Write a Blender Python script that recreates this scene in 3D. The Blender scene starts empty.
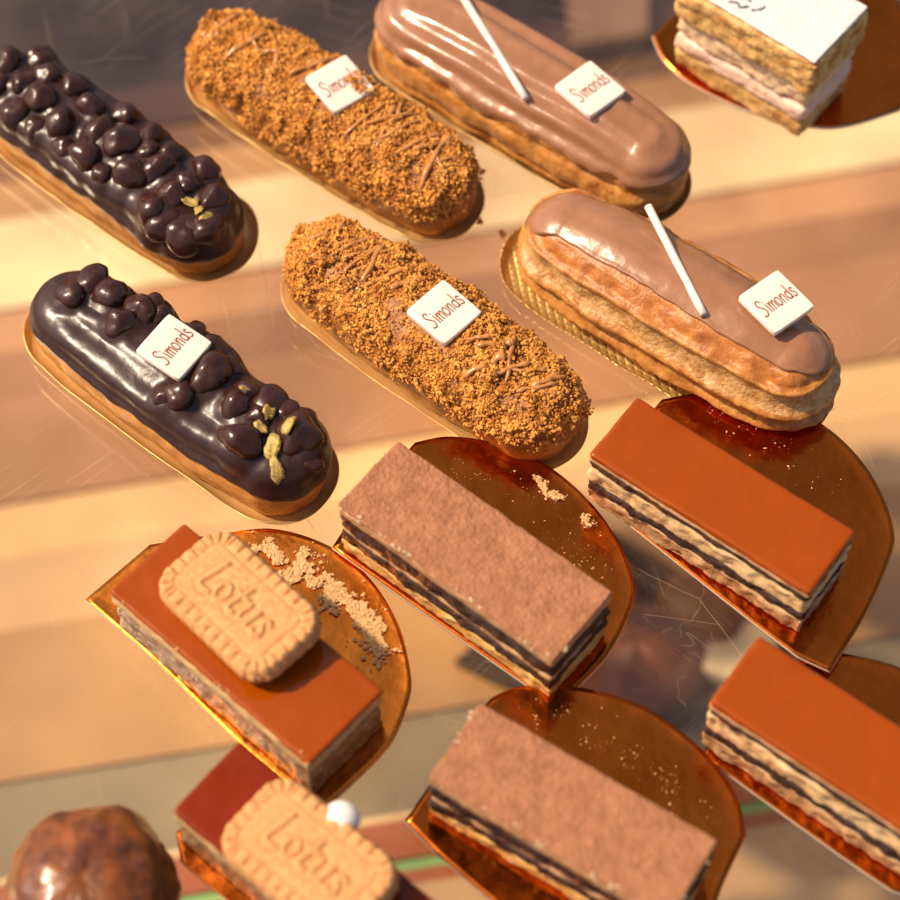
import bpy, bmesh, math, random
import numpy as np
from mathutils import Vector, noise as mn

S = bpy.context.scene
COL = S.collection
CM = 0.01
rad = math.radians

# ------------------------------------------------------------------ camera
ELEV = rad(60.0); DIST = 85.0; FPX = 2360.0
cam_d = bpy.data.cameras.new("camera"); cam = bpy.data.objects.new("camera", cam_d); COL.objects.link(cam)
CAM = Vector((0, -DIST*math.cos(ELEV), DIST*math.sin(ELEV)))
cam.location = CAM*CM
cam.rotation_euler = (math.pi/2-ELEV, 0, 0)
cam_d.sensor_width = 36.0; cam_d.lens = FPX/900.0*36.0
cam_d.clip_start = 0.02; cam_d.clip_end = 50
cam_d.dof.use_dof = True; cam_d.dof.focus_distance = 0.835; cam_d.dof.aperture_fstop = 5.6
S.camera = cam

# ------------------------------------------------------------------ light
SUN_EL = rad(51); SUN_AZ = rad(171)          # azimuth of the sun seen from the table, counted from +X to +Y
w = bpy.data.worlds.new("World"); S.world = w; w.use_nodes = True
nt = w.node_tree; nt.nodes.clear()
sky = nt.nodes.new("ShaderNodeTexSky"); sky.sky_type = 'NISHITA'; sky.sun_disc = False
sky.sun_elevation = SUN_EL; sky.sun_rotation = math.pi/2-SUN_AZ
sky.dust_density = 3.0; sky.ozone_density = 0.6; sky.air_density = 0.7
bg = nt.nodes.new("ShaderNodeBackground"); bg.inputs[1].default_value = 0.145
wo = nt.nodes.new("ShaderNodeOutputWorld")
wb = nt.nodes.new("ShaderNodeMix"); wb.data_type = 'RGBA'; wb.blend_type = 'MULTIPLY'; wb.inputs[0].default_value = 1
wb.inputs[7].default_value = (1.0, .88, .76, 1)      # warm white balance of the camera
nt.links.new(sky.outputs[0], wb.inputs[6]); nt.links.new(wb.outputs[2], bg.inputs[0]); nt.links.new(bg.outputs[0], wo.inputs[0])
sd = bpy.data.lights.new("sun", 'SUN'); so = bpy.data.objects.new("sun", sd); COL.objects.link(so)
sd.energy = 4.1; sd.angle = rad(2.5); sd.color = (1.0, 0.82, 0.60)
dirv = Vector((math.cos(SUN_EL)*math.cos(SUN_AZ), math.cos(SUN_EL)*math.sin(SUN_AZ), math.sin(SUN_EL)))
so.rotation_euler = dirv.to_track_quat('Z', 'Y').to_euler()
so.location = dirv*3
S.view_settings.view_transform = 'Standard'; S.view_settings.look = 'None'
S.view_settings.exposure = 0.35; S.view_settings.gamma = 1.0; S.view_settings.use_curve_mapping = False

# ------------------------------------------------------------------ helpers
def at(px, py, z=0.0):
    """photo pixel (900 px photo) -> point in cm on the level plane z"""
    F = Vector((0, math.cos(ELEV), -math.sin(ELEV))); U = Vector((0, math.sin(ELEV), math.cos(ELEV)))
    r = F + Vector((1, 0, 0))*((px-450)/FPX) - U*((py-450)/FPX)
    t = (z-CAM.z)/r.z
    return CAM + r*t

def nz(x, y, z=0.0): return mn.noise(Vector((x, y, z)))
def fb(x, y, z=0.0, o=4): return mn.fractal(Vector((x, y, z)), 1.0, 2.0, o)

class MB:
    def __init__(s): s.v = []; s.f = []; s.m = []
    def add(s, vs, fs, mi=0):
        b = len(s.v); s.v.extend([tuple(p) for p in vs])
        for f in fs: s.f.append(tuple(i+b for i in f)); s.m.append(mi)
    def build(s, name, mats, parent=None, smooth=True, loc=None):
        me = bpy.data.meshes.new(name)
        me.from_pydata([(a*CM, b*CM, c*CM) for a, b, c in s.v], [], s.f)
        if not isinstance(mats, (list, tuple)): mats = [mats]
        for m in mats: me.materials.append(m)
        me.polygons.foreach_set("material_index", s.m)
        me.polygons.foreach_set("use_smooth", [smooth]*len(s.f))
        me.update()
        o = bpy.data.objects.new(name, me); COL.objects.link(o)
        if parent: o.parent = parent
        if loc is not None: o.location = Vector(loc)*CM
        return o

def grid_faces(n, m, wrap_n=True):
    fs = []
    for i in range(n if wrap_n else n-1):
        j = (i+1) % n
        for k in range(m-1):
            fs.append((i*m+k, j*m+k, j*m+k+1, i*m+k+1))
    return fs

def thing(name, label, cat, loc, rz=0.0, group=None):
    o = bpy.data.objects.new(name, None); COL.objects.link(o)
    o.empty_display_size = 0.02
    o.location = Vector(loc)*CM; o.rotation_euler = (0, 0, rz)
    tag(o, label, cat, group); return o
def tag(o, label, cat=None, group=None, kind=None):
    if label: o["label"] = label
    if cat: o["category"] = cat
    if group: o["group"] = group
    if kind: o["kind"] = kind
    return o

def smooth_path(pts, n=6):
    P = [Vector(p) for p in pts]; out = []
    for i in range(len(P)-1):
        p0 = P[max(i-1, 0)]; p1 = P[i]; p2 = P[i+1]; p3 = P[min(i+2, len(P)-1)]
        for k in range(n):
            t = k/n
            out.append(0.5*((2*p1)+(p2-p0)*t+(2*p0-5*p1+4*p2-p3)*t*t+(3*p1-p0-3*p2+p3)*t**3))
    out.append(P[-1]); return out

def tube(mb, pts, r, seg=6, flat=1.0, mi=0):
    """r: number or list; flat squashes in z"""
    n = len(pts); vs = []
    for i, p in enumerate(pts):
        a = pts[max(i-1, 0)]; b = pts[min(i+1, n-1)]
        t = (b-a); t = t.normalized() if t.length > 1e-9 else Vector((1, 0, 0))
        side = t.cross(Vector((0, 0, 1)))
        side = side.normalized() if side.length > 1e-4 else Vector((1, 0, 0))
        up = side.cross(t)
        rr = r[i] if isinstance(r, (list, tuple)) else r
        for k in range(seg):
            an = 2*math.pi*k/seg
            vs.append(p+side*(rr*math.cos(an))+up*(rr*math.sin(an)*flat))
    fs = []
    for i in range(n-1):
        for k in range(seg):
            l = (k+1) % seg
            fs.append((i*seg+k, i*seg+l, (i+1)*seg+l, (i+1)*seg+k))
    fs.append(tuple(range(seg))[::-1]); fs.append(tuple((n-1)*seg+k for k in range(seg)))
    mb.add(vs, fs, mi)

def axis_coords(h, r, res):
    n = max(2, int(round(2*(h-r)/res)))
    mid = [-(h-r)+2*(h-r)*i/n for i in range(n+1)]
    return [-h, -h+0.3*r, -h+0.62*r]+mid+[h-0.62*r, h-0.3*r, h]

def rounded_box(L, W, z0, z1, r, res, disp=None):
    """rounded block; disp(p, n) -> displacement along the normal"""
    hx, hy, hz = L/2, W/2, (z1-z0)/2; zc = (z0+z1)/2
    r = min(r, hz*0.95)
    X = axis_coords(hx, r, res); Y = axis_coords(hy, r, res); Z = axis_coords(hz, r, min(res, hz*0.7))
    key = {}; vs = []; fs = []
    def vert(x, y, z):
        k = (round(x, 5), round(y, 5), round(z, 5))
        if k in key: return key[k]
        c = Vector((max(-hx+r, min(hx-r, x)), max(-hy+r, min(hy-r, y)), max(-hz+r, min(hz-r, z))))
        d = Vector((x, y, z))-c
        n = d.normalized() if d.length > 1e-9 else Vector((0, 0, 1))
        p = c+n*r; p.z += zc
        if disp: p = p+n*disp(p, n)
        key[k] = len(vs); vs.append(p); return key[k]
    def face(A, B, f, flip):
        for i in range(len(A)-1):
            for j in range(len(B)-1):
                q = [vert(*f(A[i], B[j])), vert(*f(A[i+1], B[j])), vert(*f(A[i+1], B[j+1])), vert(*f(A[i], B[j+1]))]
                fs.append(tuple(q[::-1] if flip else q))
    face(X, Y, lambda a, b: (a, b, hz), False); face(X, Y, lambda a, b: (a, b, -hz), True)
    face(X, Z, lambda a, b: (a, -hy, b), False); face(X, Z, lambda a, b: (a, hy, b), True)
    face(Y, Z, lambda a, b: (hx, a, b), False); face(Y, Z, lambda a, b: (-hx, a, b), True)
    return vs, fs

# ------------------------------------------------------------------ materials
def mat(name, c1, c2=None, rough=0.5, nscale=3.0, bump=0.0, bscale=8.0, metal=0.0, coat=0.0, sss=0.0,
        sssr=(1, .5, .25), spec=0.5, ramp=(0.35, 0.65), rough2=None, bdist=0.05, detail=6.0):
    m = bpy.data.materials.new(name); m.use_nodes = True
    nt = m.node_tree; p = nt.nodes["Principled BSDF"]
    tc = nt.nodes.new("ShaderNodeTexCoord")
    p.inputs["Base Color"].default_value = (*c1, 1); p.inputs["Roughness"].default_value = rough
    p.inputs["Metallic"].default_value = metal; p.inputs["Coat Weight"].default_value = coat
    p.inputs["Coat Roughness"].default_value = 0.08
    p.inputs["Specular IOR Level"].default_value = spec
    if sss:
        p.inputs["Subsurface Weight"].default_value = sss
        p.inputs["Subsurface Radius"].default_value = sssr
        p.inputs["Subsurface Scale"].default_value = 0.003
    if c2 is not None:
        n = nt.nodes.new("ShaderNodeTexNoise"); n.inputs["Scale"].default_value = nscale*100
        n.inputs["Detail"].default_value = detail; n.inputs["Roughness"].default_value = 0.65
        nt.links.new(tc.outputs["Object"], n.inputs["Vector"])
        cr = nt.nodes.new("ShaderNodeValToRGB")
        cr.color_ramp.elements[0].position = ramp[0]; cr.color_ramp.elements[1].position = ramp[1]
        cr.color_ramp.elements[0].color = (*c1, 1); cr.color_ramp.elements[1].color = (*c2, 1)
        nt.links.new(n.outputs["Fac"], cr.inputs[0]); nt.links.new(cr.outputs[0], p.inputs["Base Color"])
        if rough2 is not None:
            mr = nt.nodes.new("ShaderNodeMapRange")
            mr.inputs["From Min"].default_value = ramp[0]; mr.inputs["From Max"].default_value = ramp[1]
            mr.inputs["To Min"].default_value = rough; mr.inputs["To Max"].default_value = rough2
            nt.links.new(n.outputs["Fac"], mr.inputs[0]); nt.links.new(mr.outputs[0], p.inputs["Roughness"])
    if bump:
        n2 = nt.nodes.new("ShaderNodeTexNoise"); n2.inputs["Scale"].default_value = bscale*100
        n2.inputs["Detail"].default_value = 5.0
        nt.links.new(tc.outputs["Object"], n2.inputs["Vector"])
        b = nt.nodes.new("ShaderNodeBump"); b.inputs["Strength"].default_value = bump
        b.inputs["Distance"].default_value = bdist*CM
        nt.links.new(n2.outputs["Fac"], b.inputs["Height"]); nt.links.new(b.outputs[0], p.inputs["Normal"])
    return m

M = {}
M['choux'] = mat("choux", (.40, .14, .022), (.58, .27, .06), .42, 1.6, .5, 14, sss=.15, spec=.4)
M['choux_pale'] = mat("choux_pale", (.36, .12, .018), (.58, .28, .07), .4, 1.8, 1.0, 6, sss=.2, spec=.5)
M['choux_brown'] = mat("choux_brown", (.30, .085, .012), (.52, .20, .04), .4, 1.4, .6, 9, sss=.1)
M['choux_split'] = mat("choux_split", (.40, .185, .050), (.64, .38, .16), .32, 2.6, .9, 8, sss=.3, spec=.5, ramp=(.38, .62), bdist=.08)
M['cream_spread'] = mat("cream_spread", (.25, .085, .016), (.36, .14, .03), .55, 2.5, .5, 9, sss=.15)
M['crumb'] = mat("crumb", (.42, .148, .021), (.84, .41, .092), .75, 1.8, .4, 40, sss=.0, spec=.25)  # darker tone paints the shadows among crumb clumps into the colour
M['drizzle'] = mat("drizzle", (.42, .17, .045), (.52, .24, .075), .22, 3, .1, 10)
M['milk_glaze'] = mat("milk_glaze", (.28, .125, .062), (.33, .15, .075), .25, 1.2, .35, 4, coat=.35, sss=.08, bdist=.04)
M['dark_glaze'] = mat("dark_glaze", (.024, .008, .006), (.034, .012, .009), .32, 1.5, .4, 3, coat=.0, bdist=.04)
M['nut'] = mat("nut", (.030, .010, .006), (.050, .016, .010), .24, 2, .5, 4, coat=.0, bdist=.04)
M['gold_leaf'] = mat("gold_leaf", (.52, .36, .10), (.34, .23, .06), .55, 8, 1.0, 9, metal=.3)
M['white_choc'] = mat("white_choc", (.74, .66, .57), (.78, .70, .62), .35, 1, .1, 10, sss=.3, sssr=(1, .8, .6))
M['ink'] = mat("ink", (.30, .07, .03), rough=.6)
M['stick'] = mat("stick", (.72, .64, .56), rough=.45, bump=.1, sss=.2)
M['gold_board'] = mat("gold_board", (.50, .105, .010), (.66, .155, .018), .12, .35, .35, .4, metal=1, rough2=.2, bdist=.25)  # dark surroundings mirrored in the gilt are put into this base colour
M['gold_bright'] = mat("gold_bright", (.78, .20, .02), (.88, .29, .04), .2, .6, .4, .6, metal=1, rough2=.34, bdist=.2)  # brighter copy of the gilt, its stronger reflection put into the colour
M['gold_paper'] = mat("gold_paper", (.80, .55, .22), (.72, .45, .15), .32, 1.5, .3, 4, metal=.6, rough2=.45)
M['paper_edge'] = mat("paper_edge", (.62, .50, .38), rough=.6)
M['cocoa'] = mat("cocoa", (.26, .105, .050), (.40, .182, .094), .9, 2.0, 1.0, 6, spec=.1, bdist=.10, ramp=(.30, .66), detail=10)
M['cream'] = mat("cream", (.68, .46, .26), (.78, .58, .36), .5, 3, .6, 8, sss=.25)
M['cream_rough'] = mat("cream_rough", (.54, .33, .13), (.76, .55, .30), .6, 1.4, .45, 9, sss=.15, ramp=(.3, .68), bdist=.08)
M['mousse_pale'] = mat("mousse_pale", (.50, .31, .13), (.64, .44, .22), .5, 3, .6, 8, sss=.1)
M['mousse'] = mat("mousse", (.40, .20, .09), (.55, .31, .15), .6, 3, .6, 8, sss=.1)
M['dark_layer'] = mat("dark_layer", (.022, .010, .010), (.06, .024, .018), .55, 6, 1.0, 14, spec=.4)
M['sponge'] = mat("sponge", (.54, .27, .055), (.72, .45, .16), .7, 2.2, 1.0, 14, ramp=(.4, .6))
M['praline'] = mat("praline", (.30, .13, .05), (.60, .37, .18), .6, 1.8, .8, 10, ramp=(.36, .66))
M['caramel'] = mat("caramel", (.25, .041, .0002), (.31, .057, .0003), .06, .3, .12, .7, spec=.36, sss=.08, sssr=(1, .3, .02), ramp=(.25, .75))
M['caramel_red'] = mat("caramel_red", (.155, .015, .0008), (.19, .019, .0008), .10, .4, .06, 1.2, spec=.28, ramp=(.25, .75))
M['biscuit'] = mat("biscuit", (.50, .225, .075), (.65, .34, .14), .7, 5, .7, 14, sss=.1, spec=.25)
M['lotus_base'] = mat("lotus_base", (.17, .068, .030), (.60, .40, .24), .3, 2.6, 1.0, 7, ramp=(.46, .80), coat=.3, bdist=.08)  # pale spots in the brown are white glints painted into the colour
M['pearl'] = mat("pearl", (.82, .77, .72), rough=.3, bump=.05, sss=.3, sssr=(1, .8, .7))
M['pale_crumb'] = mat("pale_crumb", (.52, .28, .10), (.66, .42, .19), .7, 6, .3, 20)
M['brown_pastry'] = mat("brown_pastry", (.045, .012, .005), (.27, .075, .010), .3, .7, .5, 3, coat=.3, ramp=(.36, .68))
M['puff'] = mat("puff", (.42, .17, .035), (.72, .46, .17), .6, 1.6, 1.0, 9, ramp=(.35, .6))
M['pink_cream'] = mat("pink_cream", (.74, .47, .36), (.80, .60, .48), .45, 2, .4, 6, sss=.3)
M['icing'] = mat("icing", (.62, .58, .56), (.70, .67, .65), .7, 4, .5, 14)
M['grey_mark'] = mat("grey_mark", (.18, .19, .22), rough=.7)

# embossed gold paper: quilted diamonds in the bump
def emboss(m, f=2.6):
    nt = m.node_tree; p = nt.nodes["Principled BSDF"]
    tc = nt.nodes.new("ShaderNodeTexCoord"); sep = nt.nodes.new("ShaderNodeSeparateXYZ")
    nt.links.new(tc.outputs["Object"], sep.inputs[0])
    outs = []
    for sg in (1, -1):
        a = nt.nodes.new("ShaderNodeMath"); a.operation = 'MULTIPLY_ADD'; a.inputs[1].default_value = sg
        nt.links.new(sep.outputs[1], a.inputs[0]); nt.links.new(sep.outputs[0], a.inputs[2])
        b = nt.nodes.new("ShaderNodeMath"); b.operation = 'MULTIPLY'; b.inputs[1].default_value = 2*math.pi*f*100/2
        nt.links.new(a.outputs[0], b.inputs[0])
        s = nt.nodes.new("ShaderNodeMath"); s.operation = 'SINE'; nt.links.new(b.outputs[0], s.inputs[0])
        ab = nt.nodes.new("ShaderNodeMath"); ab.operation = 'ABSOLUTE'; nt.links.new(s.outputs[0], ab.inputs[0])
        outs.append(ab)
    mi = nt.nodes.new("ShaderNodeMath"); mi.operation = 'MINIMUM'
    nt.links.new(outs[0].outputs[0], mi.inputs[0]); nt.links.new(outs[1].outputs[0], mi.inputs[1])
    bp = nt.nodes.new("ShaderNodeBump"); bp.inputs["Strength"].default_value = .9; bp.inputs["Distance"].default_value = .05*CM
    nt.links.new(mi.outputs[0], bp.inputs["Height"])
    old = p.inputs["Normal"].links
    if old: nt.links.new(old[0].from_socket, bp.inputs["Normal"])
    nt.links.new(bp.outputs[0], p.inputs["Normal"])
M['gold_emboss'] = mat("gold_emboss", (.80, .54, .20), (.70, .42, .13), .3, 1.5, .2, 4, metal=.65, rough2=.36)
emboss(M['gold_emboss'])

# glass with scratches and a film of dust
def glass_mat():
    m = bpy.data.materials.new("shelf_glass"); m.use_nodes = True
    nt = m.node_tree; nt.nodes.clear(); N = nt.nodes.new; L = nt.links.new
    out = N("ShaderNodeOutputMaterial"); tr = N("ShaderNodeBsdfTransparent"); gl = N("ShaderNodeBsdfGlossy")
    tr.inputs[0].default_value = (.97, .97, .95, 1)
    gl.inputs["Roughness"].default_value = .10
    geo = N("ShaderNodeNewGeometry"); dt = N("ShaderNodeVectorMath"); dt.operation = 'DOT_PRODUCT'
    L(geo.outputs["Normal"], dt.inputs[0]); L(geo.outputs["Incoming"], dt.inputs[1])
    ab = N("ShaderNodeMath"); ab.operation = 'ABSOLUTE'; L(dt.outputs["Value"], ab.inputs[0])
    om = N("ShaderNodeMath"); om.operation = 'SUBTRACT'; om.inputs[0].default_value = 1; L(ab.outputs[0], om.inputs[1])
    pw = N("ShaderNodeMath"); pw.operation = 'POWER'; pw.inputs[1].default_value = 5; L(om.outputs[0], pw.inputs[0])
    fr = N("ShaderNodeMath"); fr.operation = 'MULTIPLY_ADD'; fr.inputs[1].default_value = .96; fr.inputs[2].default_value = .03; L(pw.outputs[0], fr.inputs[0])
    mx = N("ShaderNodeMixShader"); L(fr.outputs[0], mx.inputs[0]); L(tr.outputs[0], mx.inputs[1]); L(gl.outputs[0], mx.inputs[2])
    tc = N("ShaderNodeTexCoord")
    # fine straight scratches: stretched noise thresholded, three directions
    prev = None
    for ang, sx, sy, th, seed in ((20, 8, 900, .735, 0), (-48, 10, 1000, .74, 3.1), (75, 12, 900, .745, 7.7), (140, 7, 800, .74, 11.0)):
        mp = N("ShaderNodeMapping"); mp.inputs["Rotation"].default_value = (0, 0, rad(ang))
        mp.inputs["Location"].default_value = (seed, seed*.7, 0)
        L(tc.outputs["Object"], mp.inputs[0])
        mp2 = N("ShaderNodeMapping"); mp2.inputs["Scale"].default_value = (sx, sy, 1); L(mp.outputs[0], mp2.inputs[0])
        n = N("ShaderNodeTexNoise"); n.inputs["Scale"].default_value = 1.6; n.inputs["Detail"].default_value = 2.0
        L(mp2.outputs[0], n.inputs["Vector"])
        mr = N("ShaderNodeMapRange"); mr.inputs["From Min"].default_value = th-.04; mr.inputs["From Max"].default_value = th+.03
        L(n.outputs["Fac"], mr.inputs[0])
        if prev is None: prev = mr.outputs[0]
        else:
            mm = N("ShaderNodeMath"); mm.operation = 'MAXIMUM'; L(prev, mm.inputs[0]); L(mr.outputs[0], mm.inputs[1]); prev = mm.outputs[0]
    # dust film
    n = N("ShaderNodeTexNoise"); n.inputs["Scale"].default_value = 30; n.inputs["Detail"].default_value = 8
    L(tc.outputs["Object"], n.inputs["Vector"])
    mr = N("ShaderNodeMapRange"); mr.inputs["From Min"].default_value = .4; mr.inputs["From Max"].default_value = .8
    mr.inputs["To Min"].default_value = .004; mr.inputs["To Max"].default_value = .04
    L(n.outputs["Fac"], mr.inputs[0])
    sc = N("ShaderNodeMath"); sc.operation = 'MULTIPLY_ADD'; sc.inputs[1].default_value = .22
    L(prev, sc.inputs[0]); L(mr.outputs[0], sc.inputs[2])
    df = N("ShaderNodeBsdfDiffuse"); df.inputs[0].default_value = (.72, .52, .34, 1)
    m2 = N("ShaderNodeMixShader"); L(sc.outputs[0], m2.inputs[0]); L(mx.outputs[0], m2.inputs[1]); L(df.outputs[0], m2.inputs[2])
    L(m2.outputs[0], out.inputs[0]); return m
M['glass'] = glass_mat()
M['glass_clear'] = mat("glass_edge", (.25, .5, .3), rough=.2)

# ------------------------------------------------------------------ the shelf and what lies under it
def quad_box(mb, pts, z0, z1, mi):
    b = [Vector((p.x, p.y, z0)) for p in pts]+[Vector((p.x, p.y, z1)) for p in pts]
    mb.add(b, [(3, 2, 1, 0), (4, 5, 6, 7), (0, 1, 5, 4), (1, 2, 6, 5), (2, 3, 7, 6), (3, 0, 4, 7)], mi)

mb = MB()
vs, fs = rounded_box(130, 90, -0.8, 0, 0.12, 10); mb.add(vs, fs)
sh = mb.build("glass_shelf", M['glass'], smooth=False); tag(sh, None, None, kind='structure')
sh["label"] = "scratched clear glass shelf the pastries stand on"

DZ = -28.0; SL = -0.165
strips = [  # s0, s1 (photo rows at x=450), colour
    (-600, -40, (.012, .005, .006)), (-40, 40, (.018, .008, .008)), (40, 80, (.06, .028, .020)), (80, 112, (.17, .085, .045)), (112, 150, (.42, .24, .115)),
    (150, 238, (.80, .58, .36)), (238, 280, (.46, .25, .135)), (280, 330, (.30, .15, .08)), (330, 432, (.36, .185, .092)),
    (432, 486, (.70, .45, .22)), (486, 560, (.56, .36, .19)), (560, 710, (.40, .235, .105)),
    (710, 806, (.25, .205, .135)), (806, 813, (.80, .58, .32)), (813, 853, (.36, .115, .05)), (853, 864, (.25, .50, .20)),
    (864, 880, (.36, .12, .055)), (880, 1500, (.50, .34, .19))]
mb = MB(); dm = []
for i, (s0, s1, c) in enumerate(strips):
    x0, x1 = -900, 1800
    g = 0.3
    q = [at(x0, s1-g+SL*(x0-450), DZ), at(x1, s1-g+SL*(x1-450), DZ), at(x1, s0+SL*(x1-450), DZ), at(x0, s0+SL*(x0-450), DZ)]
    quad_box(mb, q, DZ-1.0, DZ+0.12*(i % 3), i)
    dm.append(mat("counter_panel", tuple(min(1, a*b*.62) for a, b in zip(c, (1.10, .96, .88))), tuple(min(.95, a*b*1.3) for a, b in zip(c, (1.12, 1.02, .92))), .22, .045, .1, 2, ramp=(.34, .68), detail=3))  # blotchy panel tones painted in to read as blurred reflections
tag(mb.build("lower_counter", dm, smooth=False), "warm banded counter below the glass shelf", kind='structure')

q = [at(572, 62, DZ), at(646, 50, DZ), at(646, -60, DZ), at(560, -46, DZ)]
mb = MB(); c0 = sum(q, Vector())/4
quad_box(mb, [p-c0 for p in q], 0, 1.2, 0)
tag(mb.build("wooden_board", mat("wooden_board", (.15, .075, .04), (.19, .10, .055), .5, .2), loc=(c0.x, c0.y, DZ+.27), smooth=False), "tan wooden board below the glass, beyond the top milk chocolate eclair", "board")
# dark tray with chocolate domes, seen blurred through the glass
q = [at(455, 668, DZ), at(640, 760, DZ), at(790, 650, DZ), at(610, 540, DZ)]
mb = MB(); c0 = sum(q, Vector())/4
quad_box(mb, [p-c0 for p in q], .3, .9, 0)
inner = [(p-c0)*.93 for p in q]
quad_box(mb, inner, .92, .96, 0)
M['tray'] = mat("tray", (.022, .012, .008), (.05, .024, .014), .5, .3)
M['choc_dome'] = mat("choc_dome", (.12, .030, .008), (.24, .07, .018), .5, .6, .4, 2)
tag(mb.build("dark_tray", M['tray'], loc=(c0.x, c0.y, DZ), smooth=False), "dark tray holding chocolate domes, blurred below the glass shelf", "tray")
for (px, py, r_, sx, lab) in ((632, 655, 2.9, 1.3, "broad chocolate dome on the dark tray below the glass, the left one"),
                              (705, 615, 2.4, 1.1, "chocolate dome on the dark tray below the glass, the upper right one"),
                              (606, 590, 2.0, 1.0, "small chocolate dome on the dark tray below the glass, beside the upper cocoa slice")):
    p = at(px, py, DZ+1.5); mb = MB(); vs = []
    for u in range(40):
        for v in range(20):
            th = 2*math.pi*u/40; ph = math.pi/2*(1-v/19)
            k = r_*(1+.10*nz(math.cos(th)*1.2+px, math.sin(th)*1.2, ph))
            vs.append((k*sx*math.cos(ph)*math.cos(th), k*math.cos(ph)*math.sin(th), .8*k*math.sin(ph)))
    mb.add(vs, grid_faces(40, 20))
    tag(mb.build("chocolate_dome", M['choc_dome'], loc=(p.x, p.y, DZ+.97)), lab, "cake", "chocolate domes below the glass")
p = at(732, 655, DZ+1.2); mb = MB(); mb.add(*rounded_box(3.8, 3.2, 0, 1.2, .2, .5))
o = mb.build("pale_cake", mat("pale_cake", (.62, .44, .24), (.70, .52, .3), .6, .8), loc=(p.x, p.y, DZ+.97)); o.rotation_euler = (0, 0, rad(-20))
tag(o, "pale square cake on the dark tray below the glass", "cake")
mb = MB(); A, B = at(655, 700, DZ+1.4), at(690, 668, DZ+1.4)
tube(mb, [(B-A)*(k/6) for k in range(7)], .28, 12)
tag(mb.build("metal_rod", mat("metal_rod", (.75, .62, .42), rough=.3, metal=1.0), loc=(A.x, A.y, DZ+1.2)), "short shiny metal rod on the dark tray below the glass", "rod")

# hairline scratches and scribbles worn into the top of the glass
mb = MB(); R3 = random.Random(12)
for i in range(75):
    p = at(R3.uniform(60, 840), R3.uniform(60, 830)); a = R3.choice([.3, -.7, 1.9, 2.5, R3.uniform(0, 3.1)])+R3.uniform(-.25, .25)
    l = R3.choice([.5, .8, 1.2, 2.5]); bend = R3.uniform(-.25, .25); n = 8
    pts = [Vector((p.x+l*t*math.cos(a+bend*t), p.y+l*t*math.sin(a+bend*t), .006)) for t in [k/n for k in range(n+1)]]
    tube(mb, pts, R3.uniform(.003, .007), 4, .5)
for (x0, y0, x1, y1) in ((212, 320, 300, 306), (580, 605, 720, 625), (545, 690, 600, 610), (250, 205, 275, 330), (560, 620, 640, 575), (150, 510, 182, 560), (620, 560, 700, 600), (700, 600, 745, 660), (290, 330, 250, 372)):
    A, B = at(x0, y0), at(x1, y1)
    tube(mb, smooth_path([A.lerp(B, k/5)+Vector((.05*nz(k*1.3, x0), .05*nz(k*1.3, y0), .006)) for k in range(6)], 4), .0055, 4, .5)
pts = []
for k in range(70):
    t = k/69; p = at(610+140*t, 618+42*t, 0)
    pts.append(Vector((p.x+.28*math.sin(t*38)*(1+.6*nz(t*6, 1)), p.y+.30*math.cos(t*29+1)*(1+.8*nz(t*7, 5)), .006)))
tube(mb, smooth_path(pts, 4), .004, 4, .5)
for i in range(26):      # tangled fine wear near the left slice and under the dark tray
    p = at(R3.gauss(180, 22), R3.gauss(500, 14)) if i % 2 else at(R3.gauss(660, 45), R3.gauss(650, 30)); pts = []
    a = R3.uniform(0, 6.28)
    for k in range(12):
        pts.append(p.copy()); a += R3.uniform(-.7, .7); p = p+Vector((.13*math.cos(a), .13*math.sin(a), 0))
    tube(mb, smooth_path([Vector((v.x, v.y, .006)) for v in pts], 3), .0032, 4, .5)
M['scratch'] = mat("scratch", (.42, .30, .21), rough=.5)
mb.build("scratches", M['scratch'], sh)

# ------------------------------------------------------------------ eclairs
class Eclair:
    """capsule bun: loop angle around the outline, elevation over the section"""
    def __init__(s, L, W, H): s.L, s.R, s.H = L, W/2, H; s.hl = L/2-W/2; s.zc = 0.40*H; s.tp = .13
    def loop(s, n):
        per = 4*s.hl+2*math.pi*s.R; out = []
        for i in range(n):
            d = per*i/n
            if d < 2*s.hl: out.append((Vector((-s.hl+d, 0, 0)), Vector((0, -1, 0)), d)); continue
            d2 = d-2*s.hl
            if d2 < math.pi*s.R:
                a = -math.pi/2+d2/s.R; out.append((Vector((s.hl, 0, 0)), Vector((math.cos(a), math.sin(a), 0)), d)); continue
            d3 = d2-math.pi*s.R
            if d3 < 2*s.hl: out.append((Vector((s.hl-d3, 0, 0)), Vector((0, 1, 0)), d)); continue
            a = math.pi/2+(d3-2*s.hl)/s.R
            out.append((Vector((-s.hl, 0, 0)), Vector((math.cos(a), math.sin(a), 0)), d))
        return out
    def k(s, x): return 1-s.tp*min(1.0, abs(x)/max(s.hl, .1))**3
    def pt(s, c, o, e, off=0.0):
        ce, se = math.cos(e), math.sin(e)
        rr = s.R*abs(ce)**0.80
        if se >= 0: z = s.zc+(s.H-s.zc)*se**0.95
        else: z = s.zc-s.zc*(-se)**0.62; rr = s.R*(0.80+0.20*abs(ce)) * min(1, abs(ce)*3.0+0.0) if ce < .34 else s.R*(0.80+0.20*ce)
        n = (o*ce*1.0+Vector((0, 0, 1))*se*1.0)
        kk = s.k(c.x); rr *= kk; z *= .45+.55*kk
        return c+o*rr+Vector((0, 0, z))+n*off
    def top_z(s, x, y):
        """height of the upper surface at local x, y"""
        dx = max(0, abs(x)-s.hl); r = math.hypot(dx, y)/(s.R*s.k(x))
        if r >= 1: return s.zc
        ce = r**(1/0.80); return (.45+.55*s.k(x))*(s.zc+(s.H-s.zc)*math.sqrt(max(0, 1-ce*ce))**0.95)

def cone(mb_pts): pass

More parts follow.
